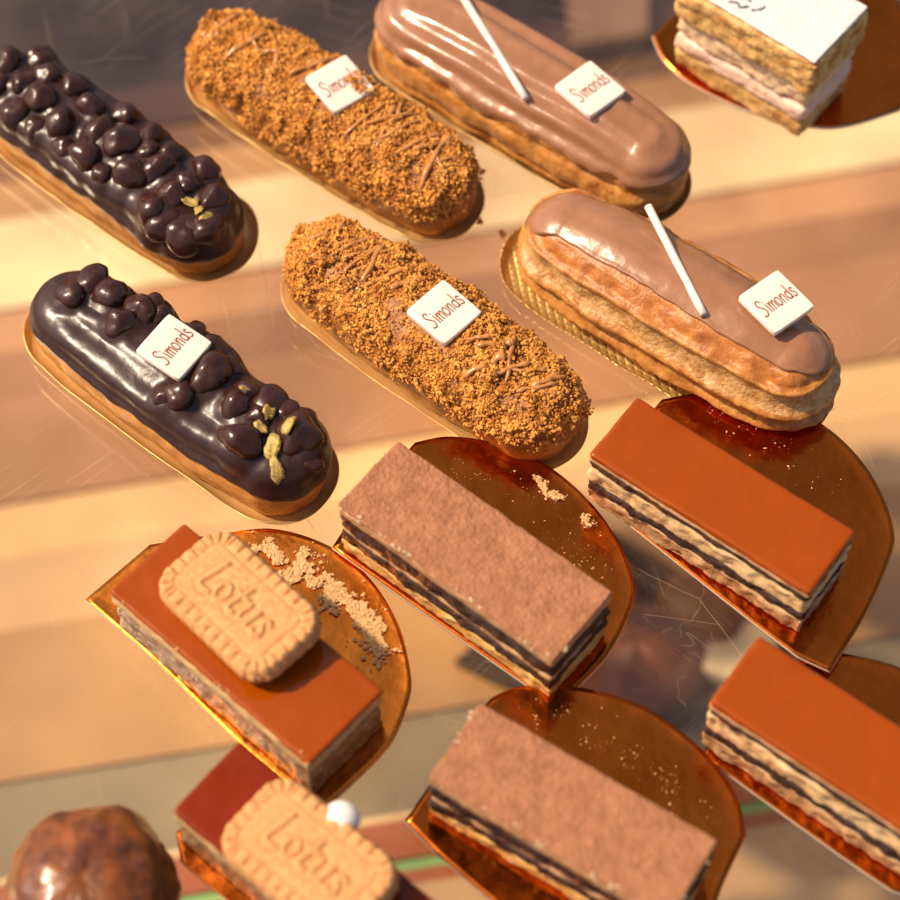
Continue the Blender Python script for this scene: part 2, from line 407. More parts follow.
def body_mesh(E, seed, ridge=0.0, nr=9.0, amp=0.06, n=220, m=46, etop=1.45, prof=None):
    vs = []
    for c, o, d in E.loop(n):
        for k in range(m):
            e = math.pi/2-(math.pi)*k/(m-1)
            p = E.pt(c, o, e)
            wv = (1.0 if e > -0.9 else 0.2)*(1.0 if e < etop else .15)
            off = amp*fb(p.x*.7+seed, p.y*.7, p.z*.7)*wv + 0.25*amp*fb(p.x*3+seed, p.y*3, p.z*3)*wv
            if prof: off += sum(h*math.exp(-((e+.06*nz(p.x*.4+seed, o.y, k2)-c2)/w2)**2) for k2, (c2, w2, h) in enumerate(prof))
            elif ridge and -0.75 < e < etop:
                off += ridge*(abs(math.cos(e*nr/2+0.35*nz(p.x*.25+seed, p.y*.3, 3)))**0.7-0.6)*min(1, (etop-e)*3, (e+.75)*3)
            vs.append(E.pt(c, o, e, off))
    return vs, grid_faces(n, m)

def glaze_mesh(E, seed, edge, thick, ridge=0.0, nr=9.0, amp=0.03, n=260, m=44, wob=0.14, extra=None, lean=0.0, leanx=0.0, fine=.05):
    vs = []
    for c, o, d in E.loop(n):
        q = c+o*E.R
        eb = edge-lean*o.y-leanx*max(0, -o.x)**2+wob*fb(q.x*.45+seed, q.y*.45, seed, 3)+fine*nz(q.x*1.8, q.y*1.8, seed)
        for k in range(m):
            t = k/(m-1); e = math.pi/2+(eb-math.pi/2)*t
            th = thick*min(1.0, math.sqrt(max(0, 1-((t-.90)/.10)**2)) if t > .90 else 1.0)
            if t == 1: th = -0.12
            p = E.pt(c, o, e)
            off = th+amp*fb(p.x*.5+seed, p.y*.5, p.z*.5)
            if ridge and t < .93:
                off += ridge*(math.cos(e*nr+1.5*nz(p.x*.20+seed, 0, 1+(o.y > 0)))*(1+.5*nz(p.x*.45, e*2, seed)))*min(1, (.93-t)*6, t*5)*max(.3, min(1, (E.hl+.8-abs(p.x))/2.2))
            if extra: off += extra(p)*(1 if t < .95 else 0)
            vs.append(E.pt(c, o, e, off))
    return vs, grid_faces(n, m)

def chunk(rng, p, s, mb, mi=0, flat=1.0):
    # irregular crumb: a jittered octahedron with bevelled feel
    base = [(1, 0, 0), (-1, 0, 0), (0, 1, 0), (0, -1, 0), (0, 0, 1), (0, 0, -1)]
    a, b, c = rng.uniform(0, 6.28, 3)
    ca, sa, cb, sb = math.cos(a), math.sin(a), math.cos(b), math.sin(b)
    vs = []
    for v in base:
        k = s*rng.uniform(.5, 1.35); x, y, z = v[0]*k, v[1]*k, v[2]*k
        x, y = x*ca-y*sa, x*sa+y*ca; y, z = y*cb-z*sb, y*sb+z*cb
        vs.append((p[0]+x, p[1]+y, p[2]+z*flat))
    mb.add(vs, [(0, 2, 4), (2, 1, 4), (1, 3, 4), (3, 0, 4), (2, 0, 5), (1, 2, 5), (3, 1, 5), (0, 3, 5)], mi)

def frame_px(a, b, z):
    A = at(*a, z); B = at(*b, z); d = B-A
    return (A+B)/2, math.atan2(d.y, d.x), d.length

def eclair_board(E, loc, rz, label, group, margin=0.28, lift=0.42, shift=(0, 0), emb=False, seed=0.0):
    """gilt paper tray with a turned-up embossed rim"""
    t = thing("gold_board", label, "cake board", (loc.x, loc.y, 0), rz, group)
    B = Eclair(E.L+margin*2-.2, E.R*2+margin*2-.3, 1.0)
    prof = [(-B.R*.98, .05), (-.6, .05), (-.30, .06), (-.12, .10), (0.02, .20), (.12, lift*.75), (.17, lift), (.20, lift), (.15, lift*.7), (.06, .14), (-.10, .04), (-.30, .0), (-B.R*.98, .0)]
    n = 260; vs = []
    for c, o, d in B.loop(n):
        for (dr, z) in prof:
            wv = 1+.35*nz(d*.8, seed, z*.5) if dr > -.2 else 1
            wb = 0.04*nz(d*.55, seed+5, 0) if dr > -.2 else 0
            p = c+o*(B.R*(1-.55*(1-E.k(c.x*E.hl/B.hl)))+dr+wb)+Vector((shift[0], shift[1], z*wv)); vs.append(p)
    mb = MB(); mb.add(vs, grid_faces(n, len(prof)))
    mb.build("paper_tray", M['gold_emboss'] if emb else M['gold_paper'], t)
    return t

# plaque with handwritten name
def name_strokes():
    def ell(cx, cy, rx, ry, n=14): return [(cx+rx*math.cos(.6+2*math.pi*i/n), cy+ry*math.sin(.6+2*math.pi*i/n)) for i in range(n+1)]
    return [[(.30, .80), (.22, .93), (.09, .90), (.05, .75), (.14, .58), (.25, .42), (.24, .20), (.12, .07), (-.02, .14)],
            [(.42, .60), (.44, .38), (.45, .12)], [(.40, .74), (.405, .78)],
            [(.56, .60), (.57, .36), (.58, .12)], [(.58, .42), (.65, .58), (.71, .50), (.72, .12)], [(.72, .42), (.80, .58), (.87, .50), (.88, .12)],
            ell(1.07, .36, .12, .23), [(1.28, .60), (1.29, .36), (1.30, .12)], [(1.30, .42), (1.38, .58), (1.46, .50), (1.47, .12)],
            ell(1.68, .34, .11, .21), [(1.78, .95), (1.79, .55), (1.80, .10)],
            [(2.06, .52), (1.99, .60), (1.91, .52), (1.96, .40), (2.06, .28), (2.04, .14), (1.95, .10), (1.88, .18)]]

def plaque(parent, px, py, z, text_px, rz_parent, tilt=(0, 0), size=1.95, label=None):
    """px,py centre; text_px: image direction of the writing"""
    c = at(px, py, z); d = at(px+text_px[0], py+text_px[1], z)-c
    ang = math.atan2(d.y, d.x)-rz_parent
    L = Vector((c.x, c.y, 0))-Vector(parent.location)/CM
    lx = L.x*math.cos(-rz_parent)-L.y*math.sin(-rz_parent); ly = L.x*math.sin(-rz_parent)+L.y*math.cos(-rz_parent)
    mb = MB(); vs, fs = rounded_box(size, size, -.13, .13, .06, .2)
    # round the corners in plan
    h = size/2; r = .16; out = []
    for p in vs:
        x, y = p.x, p.y
        ax, ay = abs(x)-(h-r), abs(y)-(h-r)
        if ax > 0 and ay > 0:
            k = math.hypot(ax, ay)
            if k > r: ax, ay = ax*r/k, ay*r/k
            x = math.copysign(h-r+ax, x); y = math.copysign(h-r+ay, y)
        out.append((x, y, p.z+.02*nz(x*.8, y*.8, z)))
    mb.add(out, fs)
    o = mb.build("plaque", M['white_choc'], parent, loc=(lx, ly, z-parent.location.z/CM))
    o.rotation_euler = (tilt[0], tilt[1], ang)
    mb = MB(); k = .76
    for st in name_strokes():
        pts = smooth_path([((x-1.02)*k, (y-.42)*.80*size/1.95, .148) for x, y in st], 4)
        tube(mb, pts, .021, 6, .5)
    mb.build("lettering", M['ink'], o)
    return o, (lx, ly)

def crumb_eclair(a, b, label, seed, plq, board_label):
    loc, rz, L = frame_px(a, b, 1.7)
    E = Eclair(L+.1, 3.95, 3.05)
    loc.z = .12
    t = thing("crumb_eclair", label, "eclair", loc, rz, "eclairs covered in biscuit crumbs")
    mb = MB(); mb.add(*body_mesh(E, seed, .05, 7, .10, etop=.3)); mb.build("bun", M['choux'], t)
    mb = MB(); mb.add(*glaze_mesh(E, seed+3, -0.10, .10, 0, 1, .12, wob=.25)); mb.build("glaze", M['cream_spread'], t)
    o, (lx, ly) = plaque(t, *plq['c'], 3.42, plq['d'], rz, plq.get('tilt', (0, 0)))
    rng = np.random.default_rng(int(seed*10)+5)
    mb = MB(); lp = E.loop(600); cnt = 0
    while cnt < 24000:
        if rng.random() < .70:
            x, y = rng.uniform(-E.L/2, E.L/2), rng.uniform(-E.R, E.R); dx = max(0, abs(x)-E.hl)
            r = math.hypot(dx, y)
            if r > E.R*.995: continue
            c = Vector((math.copysign(min(abs(x), E.hl), x), 0, 0)); oo = Vector((math.copysign(dx, x)/max(r, 1e-5), y/max(r, 1e-5), 0))
            e = math.acos((r/E.R)**(1/.8))
        else:
            c, oo, d = lp[rng.integers(600)]; e = rng.uniform(-.3, .9)
        q = c+oo*E.R
        lim = .06+.30*fb(q.x*.5+seed, q.y*.5, 2, 3)
        if e < lim: continue
        p0 = E.pt(c, oo, e)
        dens = fb(p0.x*.9+seed*3, p0.y*.9, p0.z, 3)
        if dens < -.22 and rng.random() < .8: continue
        lump = max(0, fb(p0.x*2.0+seed, p0.y*2.0, p0.z*2.0, 3))*.30+max(0, fb(p0.x*.95+seed*2, p0.y*.95, p0.z, 2))*.30
        p = E.pt(c, oo, e, .08+rng.random()**.6*(.09+lump))
        if abs(p.x-lx) < 1.3 and abs(p.y-ly) < 1.4:
            dx, dy = p.x-lx, p.y-ly; an = -o.rotation_euler.z
            u, v = dx*math.cos(an)-dy*math.sin(an), dx*math.sin(an)+dy*math.cos(an)
            if abs(u) < 1.02 and abs(v) < 1.02 and p.z > 2.3 and not (plq.get('bury') and u > .25 and v < .1 and rng.random() < .5): continue
            if plq.get('bury') and abs(u) < 1.02 and abs(v) < 1.02: p.z += .32
        s = .024+.080*rng.random()**3.0
        chunk(rng, p, s*1.15, mb); cnt += 1
    mb.build("crumb_topping", M['crumb'], t, smooth=False)
    # drizzle lines thrown across the crumbs
    mb = MB(); x = -E.hl-1.0
    R2 = random.Random(int(seed*7))
    while x < E.hl+1.2:
        y0 = -R2.uniform(.2, 1.5); y1 = R2.uniform(.1, 1.6); dx = R2.uniform(.3, 1.3)*R2.choice([1, 1, -1])
        if R2.random() < .72:
            pts = []
            for k in range(9):
                f = k/8; px = x+dx*f+.12*nz(f*3+x, seed); py = y0+(y1-y0)*f+.1*nz(f*4, x)
                if abs(px-lx) < 1.2 and abs(py-ly) < 1.2: pts = []; break
                pts.append(Vector((px, py, E.top_z(px, py)+.25+.08*nz(px*2, py*2, 4))))
            if len(pts) > 4:
                rr = R2.uniform(.055, .115); pp = smooth_path(pts, 3)
                rs = [rr*(1+.5*nz(i*.35, x, 2))*(1.0 if 1 < i < len(pp)-2 else .5) for i in range(len(pp))]
                if R2.random() < .3:
                    for i in range(len(pp)-6, len(pp)-1): rs[i] *= 2.0
                mb = MB(); tube(mb, pp, rs, 7, .7); mb.build("drizzle", M['drizzle'], t)
        x += R2.uniform(.18, .5)
    eclair_board(E, loc, rz, board_label, "gold paper boards under the eclairs", margin=.15, seed=seed, lift=plq.get('lift', .42))
    return t, E

crumb_eclair((198, 34), (471, 202), "crumb covered eclair at the top, its white plaque half buried in crumbs", 1.3,
             dict(c=(340, 85), d=(42, -25), tilt=(.10, .04), bury=True), "gold paper board under the upper crumb covered eclair")
crumb_eclair((295, 240), (575, 431), "crumb covered eclair in the middle with its white plaque lying clear of the crumbs", 4.7,
             dict(c=(444, 313), d=(37, -32), tilt=(.05, .02), lift=.26), "gold paper board under the middle crumb covered eclair")

def stick(parent, rz, a, b, za, zb, r=.155):
    A = at(*a, za); B = at(*b, zb)
    base = Vector(parent.location)/CM
    def loc(p):
        d = p-base; c, s = math.cos(-rz), math.sin(-rz)
        return Vector((d.x*c-d.y*s, d.x*s+d.y*c, d.z))
    A, B = loc(A), loc(B); n = 10
    mb = MB(); pts = [A.lerp(B, i/n) for i in range(n+1)]
    pts = [A.lerp(B, .003)]+pts[1:-1]+[A.lerp(B, .997)]
    rs = [r*.97]+[r]*(len(pts)-2)+[r*.97]
    tube(mb, pts, rs, 14)
    return mb.build("chocolate_stick", M['stick'], parent)

def milk_eclair(a, b, label, seed, plq, st, board_label, ridge, gl_edge, bridge, margin, shift=(0, 0), H=3.2, lean=0.0, prof=None, split=None, nrg=8.5):
    loc, rz, L = frame_px(a, b, 1.7)
    E = Eclair(L, 4.1, H); loc.z = .12
    t = thing("milk_chocolate_eclair", label, "eclair", loc, rz, "milk chocolate glazed eclairs")
    mb = MB(); vs, fs = body_mesh(E, seed, bridge, 11, .15, 260, 80, gl_edge+.3, prof); mb.add(vs, fs)
    if split:
        for i, f in enumerate(fs):
            e = math.pi/2-math.pi*((f[0] % 80)+.5)/79; p = vs[f[0]]
            if split[0]+.07*fb(p.x*.5, p.y, seed) < e < split[1]+.07*fb(p.x*.5, p.y, seed+4): mb.m[i] = 1
            elif e > split[1]+.13: mb.m[i] = 2
    mb.build("bun", [M['choux_pale'], M['choux_split'], M['choux_brown']], t)
    mb = MB(); mb.add(*glaze_mesh(E, seed+2, gl_edge, .25 if not split else .14, ridge, nrg, .05, 280, 64, .06 if split else .16, lean=lean, leanx=.55 if split else 0, fine=.02 if split else .05)); mb.build("glaze", M['milk_glaze'], t)
    plaque(t, *plq['c'], H+.42, plq['d'], rz, plq.get('tilt', (0, 0)))
    stick(t, rz, *st)
    eclair_board(E, loc, rz, board_label, "gold paper boards under the eclairs", margin=margin, shift=shift, seed=seed, lift=.42, emb=bool(split))
    return t, E

milk_eclair((379, 8), (686, 188), "milk chocolate eclair at the top, ridged glaze with a white stick and whole plaque", 2.2,
            dict(c=(590, 90), d=(34, -26), tilt=(.03, .06)), ((450, -24), (526, 99), 3.75, 3.72),
            "gold paper board under the top milk chocolate eclair", .11, .40, .18, .02, H=3.4, nrg=13.0)
milk_eclair((525, 222), (832, 403), "milk chocolate glazed eclair at the right edge with pale split sides and a white stick", 8.1,
            dict(c=(776, 303), d=(36, -26), tilt=(.04, .05)), ((648, 206), (704, 315), 4.25, 4.1),
            "wide embossed gold paper board under the right milk chocolate eclair", .03, .74, .24, .30, (-.35, -.05), 3.9, .36,
            [(.62, .07, .24), (.10, .07, .24), (-.10, .05, -.10), (-.28, .08, .20), (.36, .14, -.08), (-.48, .05, -.08)], (.16, .52))

def dark_eclair(a, b, label, seed, nuts, leaves, plq, board_label):
    loc, rz, L = frame_px(a, b, 1.5)
    E = Eclair(L, 3.9, 2.75); loc.z = .12
    base = loc
    def loc2(p):
        d = p-base; c, s = math.cos(-rz), math.sin(-rz); return Vector((d.x*c-d.y*s, d.x*s+d.y*c, d.z))
    N = []
    for (px, py, r) in nuts:
        q = loc2(at(px, py, 3.2)); dx = max(0, abs(q.x)-E.hl); rr = math.hypot(dx, q.y)/E.R
        if rr > .70: q.y *= .70/rr; q.x = math.copysign(min(abs(q.x), E.hl)+dx*.70/rr, q.x)
        N.append((q.x, q.y, r*1.45))
    if not plq:                     # heaped all over
        R4 = random.Random(9)
        for _ in range(900):
            x, y, r = R4.uniform(-E.L/2, E.L/2), R4.uniform(-E.R, E.R)*.72, R4.uniform(.44, .66)
            if math.hypot(max(0, abs(x)-E.hl), y) > .70*E.R: continue
            if any((x-a)**2+(y-b)**2 < (.80*(r+c))**2 for a, b, c in N): continue
            N.append((x, y, r))
    t = thing("dark_chocolate_eclair", label, "eclair", loc, rz, "dark chocolate eclairs with nuts")
    mb = MB(); mb.add(*body_mesh(E, seed, .04, 8, .10, etop=.45)); mb.build("bun", M['choux'], t)
    def extra(p):
        h = 0
        for (x, y, r) in N:
            d2 = ((p.x-x)**2+(p.y-y)**2)/(r*1.5)**2
            if d2 < 1: h += .55*r*(1-d2)**2
        return .6*(1-math.exp(-h/.6))
    mb = MB(); mb.add(*glaze_mesh(E, seed+2, .20, .14, .10, 7.5, .06, 300, 60, .14, extra)); mb.build("chocolate_glaze", M['dark_glaze'], t)
    for i, (x, y, r) in enumerate(N):
        vs = []; nu, nv = 28, 16
        z0 = E.top_z(x, y)+.10+r*.12
        st = (.85+.3*((i*37) % 10)/10)
        for u in range(nu):
            for v in range(nv):
                th = 2*math.pi*u/nu; ph = math.pi*v/(nv-1)-math.pi/2
                d = Vector((math.cos(ph)*math.cos(th)*st, math.cos(ph)*math.sin(th)/st, math.sin(ph)*.9))
                k = r*(1+.27*nz(d.x*1.1+i*3, d.y*1.1, d.z*1.1+seed)+.03*nz(d.x*3+i, d.y*3, d.z*3))
                vs.append(Vector((x, y, z0))+d*k)
        mb = MB(); mb.add(vs, grid_faces(nu, nv)); mb.build("nut", M['nut'], t)
    R2 = random.Random(int(seed*10))
    for (px, py, s, ang, el, zz) in leaves:
        q = loc2(at(px, py, zz)); mb = MB()
        n = 14; ring = []
        nn = None
        for (x, y, r) in N:
            if (x-q.x)**2+(y-q.y)**2 < r*r: nn = (x, y, r)
        def hz(x, y):
            if nn:
                d2 = (x-nn[0])**2+(y-nn[1])**2
                zc = E.top_z(nn[0], nn[1])+.10+nn[2]*.12
                return max(zc+nn[2]*1.08*math.sqrt(max(.03, 1-d2/(nn[2]**2*1.25)))+.05, E.top_z(x, y)+.27+extra(Vector((x, y, 0))))
            return E.top_z(x, y)+.30+extra(Vector((x, y, 0)))
        top = []; ctr = (q.x, q.y, hz(q.x, q.y))
        rings = []
        for fr in (.5, 1.0):
            for i in range(n):
                a2 = 2*math.pi*i/n; rr = 1.35*s*(1+.45*nz(math.cos(a2)*1.4+px, math.sin(a2)*1.4, 1))*fr
                lx, ly = rr*math.cos(a2)*el, rr*math.sin(a2)/el
                x = q.x+lx*math.cos(ang)-ly*math.sin(ang); y = q.y+lx*math.sin(ang)+ly*math.cos(ang)
                rings.append((x, y, hz(x, y)+.012+.012*nz(x*8, y*8)))
        fs = [(0, 1+i, 1+(i+1) % n) for i in range(n)]
        fs += [(1+i, 1+n+i, 1+n+(i+1) % n, 1+(i+1) % n) for i in range(n)]
        k0 = 1+2*n
        vs = [ctr]+rings+[(v[0], v[1], v[2]-.02) for v in rings[n:]]
        fs += [(1+n+i, k0+i, k0+(i+1) % n, 1+n+(i+1) % n) for i in range(n)]
        fs.append(tuple(k0+i for i in range(n))[::-1])
        mb.add(vs, fs); mb.build("gold_leaf", M['gold_leaf'], t)
    if plq: plaque(t, *plq['c'], 3.55, plq['d'], rz, plq.get('tilt', (0, 0)))
    eclair_board(E, loc, rz, board_label, "gold paper boards under the eclairs", margin=.30, seed=seed, emb=False, shift=(-.1, .12))
    return t, E

dark_eclair((-20, 68), (237, 247), "dark chocolate eclair cut by the left edge, heaped with nuts all over", 3.3,
            [(158, 165, .42), (172, 190, .40), (150, 200, .5), (160, 215, .5), (185, 180, .36), (182, 226, .52), (205, 218, .5),
             (195, 245, .36), (222, 236, .34), (172, 245, .38), (212, 192, .40), (130, 170, .45), (120, 140, .5), (100, 130, .45), (85, 150, .45), (140, 222, .4), (60, 120, .45), (90, 105, .4), (40, 95, .45), (168, 148, .34)],
            [(190, 195, .20, .3, 1.3, 3.5), (198, 204, .16, 2.2, 1.2, 3.5), (206, 210, .17, 1.2, 1.4, 3.5)],
            None, "gold paper board under the upper dark chocolate eclair")
dark_eclair((40, 288), (318, 490), "dark chocolate eclair with smooth lower glaze, nuts, gold leaf and a white plaque", 6.6,
            [(212, 372, .55), (228, 362, .36), (180, 392, .42), (164, 390, .30), (247, 388, .36), (236, 402, .42), (268, 398, .46), (240, 436, .50), (296, 428, .56),
             (303, 405, .40), (313, 412, .34), (316, 452, .32), (284, 405, .40), (198, 322, .42), (212, 345, .5), (165, 302, .36), (156, 296, .42), (140, 306, .45), (110, 290, .45), (120, 320, .4), (90, 275, .45), (70, 290, .4), (222, 348, .40), (316, 430, .34), (258, 412, .34)],
            [(246, 387, .16, 1.0, 1.3, 3.5), (269, 406, .19, 1.9, 1.3, 3.6), (260, 423, .17, 0, 1.2, 3.4), (288, 424, .20, 1.8, 1.35, 3.7),
             (272, 446, .27, -1.0, 1.35, 3.0), (276, 466, .24, -.5, 1.4, 2.95)],
            dict(c=(174, 348), d=(36, -41), tilt=(.10, .02)), "gold paper board under the lower dark chocolate eclair")

# ------------------------------------------------------------------ half-moon gold boards
def flat_board(pix, label, group, name="gold_board", z=.14, mats=None):
    pts = [at(px, py, z) for px, py in pix]
    cx = sum((p for p in pts), Vector())/len(pts)
    # smooth the closed outline a little
    P = [p-cx for p in pts]; out = []
    n = len(P)
    for i in range(n):
        p0, p1, p2, p3 = P[i-1], P[i], P[(i+1) % n], P[(i+2) % n]
        def corner(a, b, c):
            u, v = (b-a), (c-b)
            return u.normalized().dot(v.normalized()) < .82
        c1, c2 = corner(p0, p1, p2), corner(p1, p2, p3)
        m1 = (p2-p1)*.5 if c1 else (p2-p0)*.5*min(1, (p2-p1).length/max(1e-6, (p1-p0).length))
        m2 = (p2-p1)*.5 if c2 else (p3-p1)*.5*min(1, (p2-p1).length/max(1e-6, (p3-p2).length))
        for k in range(8):
            t = k/8; h = 2*t**3-3*t*t+1, t**3-2*t*t+t, -2*t**3+3*t*t, t**3-t*t
            out.append(p1*h[0]+m1*h[1]+p2*h[2]+m2*h[3])
    n = len(out); vs = []
    c0 = sum(out, Vector())/n
    levels = [(0, 0), (.3, 0), (.6, 0), (.85, 0), (.96, .0), (1.0, .03)]
    for p in out:
        for f, dz in levels: q = c0+(p-c0)*f; vs.append((q.x, q.y, dz+.02*nz(q.x*.35, q.y*.35, cx.x)))
        vs.append((p.x, p.y, -.11)); vs.append((c0.x, c0.y, -.11))
    m = len(levels)+2; mb = MB(); fs = grid_faces(n, m)
    mb.v = [tuple(v) for v in vs]; mb.f = fs
    mb.m = [1 if (i % (m-1)) == len(levels)-1 else 0 for i in range(len(fs))]
    o = mb.build(name, mats or [M['gold_board'], M['paper_edge']], loc=(cx.x, cx.y, z))
    tag(o, label, "cake board", group)
    return o

GB = "half moon gold boards under the layered slices"
flat_board([(635, 597), (628, 562), (610, 528), (585, 497), (555, 471), (520, 452), (480, 440), (445, 437), (415, 443), (365, 500), (332, 548), (545, 698), (565, 700), (608, 655)],
           "dark shining gold board under the upper cocoa dusted slice", GB, z=.46)
flat_board([(746, 836), (738, 800), (716, 765), (685, 735), (645, 708), (600, 692), (555, 685), (515, 688), (490, 700), (440, 770), (405, 821), (440, 857), (530, 930), (670, 1005), (700, 960), (721, 890)],
           "dark shining gold board under the lower cocoa dusted slice", GB, z=.58)
flat_board([(662, 400), (720, 391), (780, 403), (830, 430), (868, 470), (890, 515), (894, 545), (868, 610), (830, 672), (795, 655), (590, 494), (600, 470)],
           "gold board under the right caramel topped slice with dark layers", GB, z=.62)
flat_board([(775, 672), (835, 652), (900, 668), (960, 705), (985, 760), (970, 830), (930, 900), (890, 890), (702, 756), (715, 730)],
           "gold board under the lower right caramel topped slice", GB)
flat_board([(228, 533), (270, 529), (310, 538), (345, 556), (375, 585), (398, 624), (408, 658), (411, 691), (390, 745), (322, 812), (243, 747), (150, 657), (85, 600), (150, 545)],
           "gold board strewn with pale crumbs under the slice with the whole biscuit", GB, mats=[M['gold_bright'], M['paper_edge']])
flat_board([(176, 832), (181, 862), (240, 912), (395, 1045), (480, 985), (420, 920), (310, 840), (245, 790)],
           "gold board under the lower biscuit topped slice", GB)

# ------------------------------------------------------------------ layered slices
def slice_frame(A, B, Lc, z):
    a, b, l = at(*A, z), at(*B, z), at(*Lc, z)
    d = b-a; ang = math.atan2(d.y, d.x)
    wv = l-a; nrm = Vector((math.sin(ang), -math.cos(ang), 0)); W = wv.dot(nrm)
    c = a+d*.5+nrm*(W*.5)
    return c, ang, d.length, W

def layered(name, label, cat, group, A, B, Lc, ztop, layers, seed, z0=.17):
    c, ang, L, W = slice_frame(A, B, Lc, ztop)
    t = thing(name, label, cat, (c.x, c.y, z0), ang, group)
    H = ztop-z0; tot = sum(l[1] for l in layers); z = H
    for i, (part, th, m, side, inset, r) in enumerate(layers):
        h = th*H/tot
        def disp(p, n, i=i, side=side, part=part):
            if n.z > .7: return (.035*fb(p.x*.55+seed, p.y*.55, i)+(.022*fb(p.x*2.6+seed, p.y*2.6, 2, 3) if 'cocoa' in part else 0)) if i == 0 else 0
            k = side*(1.0*fb(p.x*1.6+seed, p.y*1.6, p.z*1.6+i*7, 4)+.45*fb(p.x*4+seed, p.y*4, p.z*4+i, 3))
            return k*(1-abs(n.z))
        vs, fs = rounded_box(L-2*inset, W-2*inset, z-h+.004, z, r, .11, disp)
        def wave(x, y, k): return 0 if k == 0 or k == len(layers) else .055*fb(x*.45+seed*3, y*.45, k*5.3, 3)
        out = []
        for v in vs:
            f = min(1, max(0, (v.z-(z-h))/h)); out.append((v.x, v.y, v.z+f*wave(v.x, v.y, i)+(1-f)*wave(v.x, v.y, i+1)))
        mb = MB(); mb.add(out, fs); mb.build(part, m, t)
        z -= h
    return t, L, W, H

def edge_bits(t, L, W, H, seed, n, m, name="crumb_bits", zr=(.0, .05), size=.09):
    rng = np.random.default_rng(seed); mb = MB()
    for i in range(n):
        if rng.random() < .7: p = (rng.uniform(-L/2, L/2), -W/2+.05+rng.uniform(-.05, .1), H+rng.uniform(-.12, .02))
        else: p = (rng.choice([-1, 1])*L/2+rng.uniform(-.06, .06), rng.uniform(-W/2, W/2), H+rng.uniform(-.15, .0))
        for k in range(rng.integers(2, 5)):
            chunk(rng, (p[0]+rng.normal(0, .06), p[1]+rng.normal(0, .03), p[2]+rng.normal(0, .01)), size*rng.uniform(.35, .9), mb)
    mb.build(name, m, t, smooth=False)

OP = [("cocoa_dusting", .16, M['cocoa'], .05, .0, .07), ("top_cream", .58, M['mousse'], .05, .01, .10), ("chocolate_layer", 1.05, M['dark_layer'], .12, .02, .16),
      ("cream_layer", .32, M['mousse'], .09, .05, .12), ("chocolate_layer", .75, M['dark_layer'], .12, .04, .14), ("sponge_base", .75, M['sponge'], .10, .03, .12)]
r = layered("layer_cake_slice", "cocoa dusted layer slice in the middle, above the other cocoa dusted slice", "cake slice", "cocoa dusted layer slices",
            (398, 440), (613, 592), (338, 505), 3.65, OP, 1.0, .49)
edge_bits(*r, 11, 34, M['cream'])
r = layered("layer_cake_slice", "cocoa dusted layer slice at the bottom of the photo on a round backed gold board", "cake slice", "cocoa dusted layer slices",
            (480, 702), (718, 840), (424, 776), 3.75, OP, 5.0, .61)
edge_bits(*r, 12, 30, M['cream'])
CA = [("caramel_top", .36, M['caramel'], .035, .0, .17), ("cream_layer", .17, M['mousse'], .05, .02, .08), ("chocolate_layer", .42, M['dark_layer'], .11, .05, .1),
      ("cream_layer", 1.05, M['cream_rough'], .12, .04, .18), ("chocolate_layer", .55, M['dark_layer'], .13, .06, .12), ("sponge_base", .85, M['praline'], .12, .04, .1)]
r = layered("caramel_slice", "orange caramel topped slice at the right edge above, with dark layers in pale cream", "cake slice", "caramel slices with dark layers",
            (637, 395), (857, 531), (593, 457), 3.75, CA, 9.0, .65)
r = layered("caramel_slice", "orange caramel topped slice in the lower right corner, only its left end in view", "cake slice", "caramel slices with dark layers",
            (759, 634), (979, 776), (707, 700), 3.65, CA, 12.0)
LO = lambda c: [("caramel_top", .26, c, .035, .0, .13), ("cream_layer", .62, M['mousse_pale'], .05, .02, .12), ("praline_base", 1.95, M['lotus_base'], .07, .05, .15)]
r1 = layered("biscuit_slice", "caramel slice at left carrying a whole oblong biscuit, above the darker one", "cake slice", "caramel slices topped with a biscuit",
             (184, 522), (384, 690), (114, 596), 3.1, LO(M['caramel']), 15.0)
edge_bits(*r1, 15, 10, M['pale_crumb'], size=.08)
r2 = layered("biscuit_slice", "darker red caramel slice at the bottom left with biscuit and white pearl on top", "cake slice", "caramel slices topped with a biscuit",
             (239, 740), (440, 904), (166, 806), 3.1, LO(M['caramel_red']), 18.0)

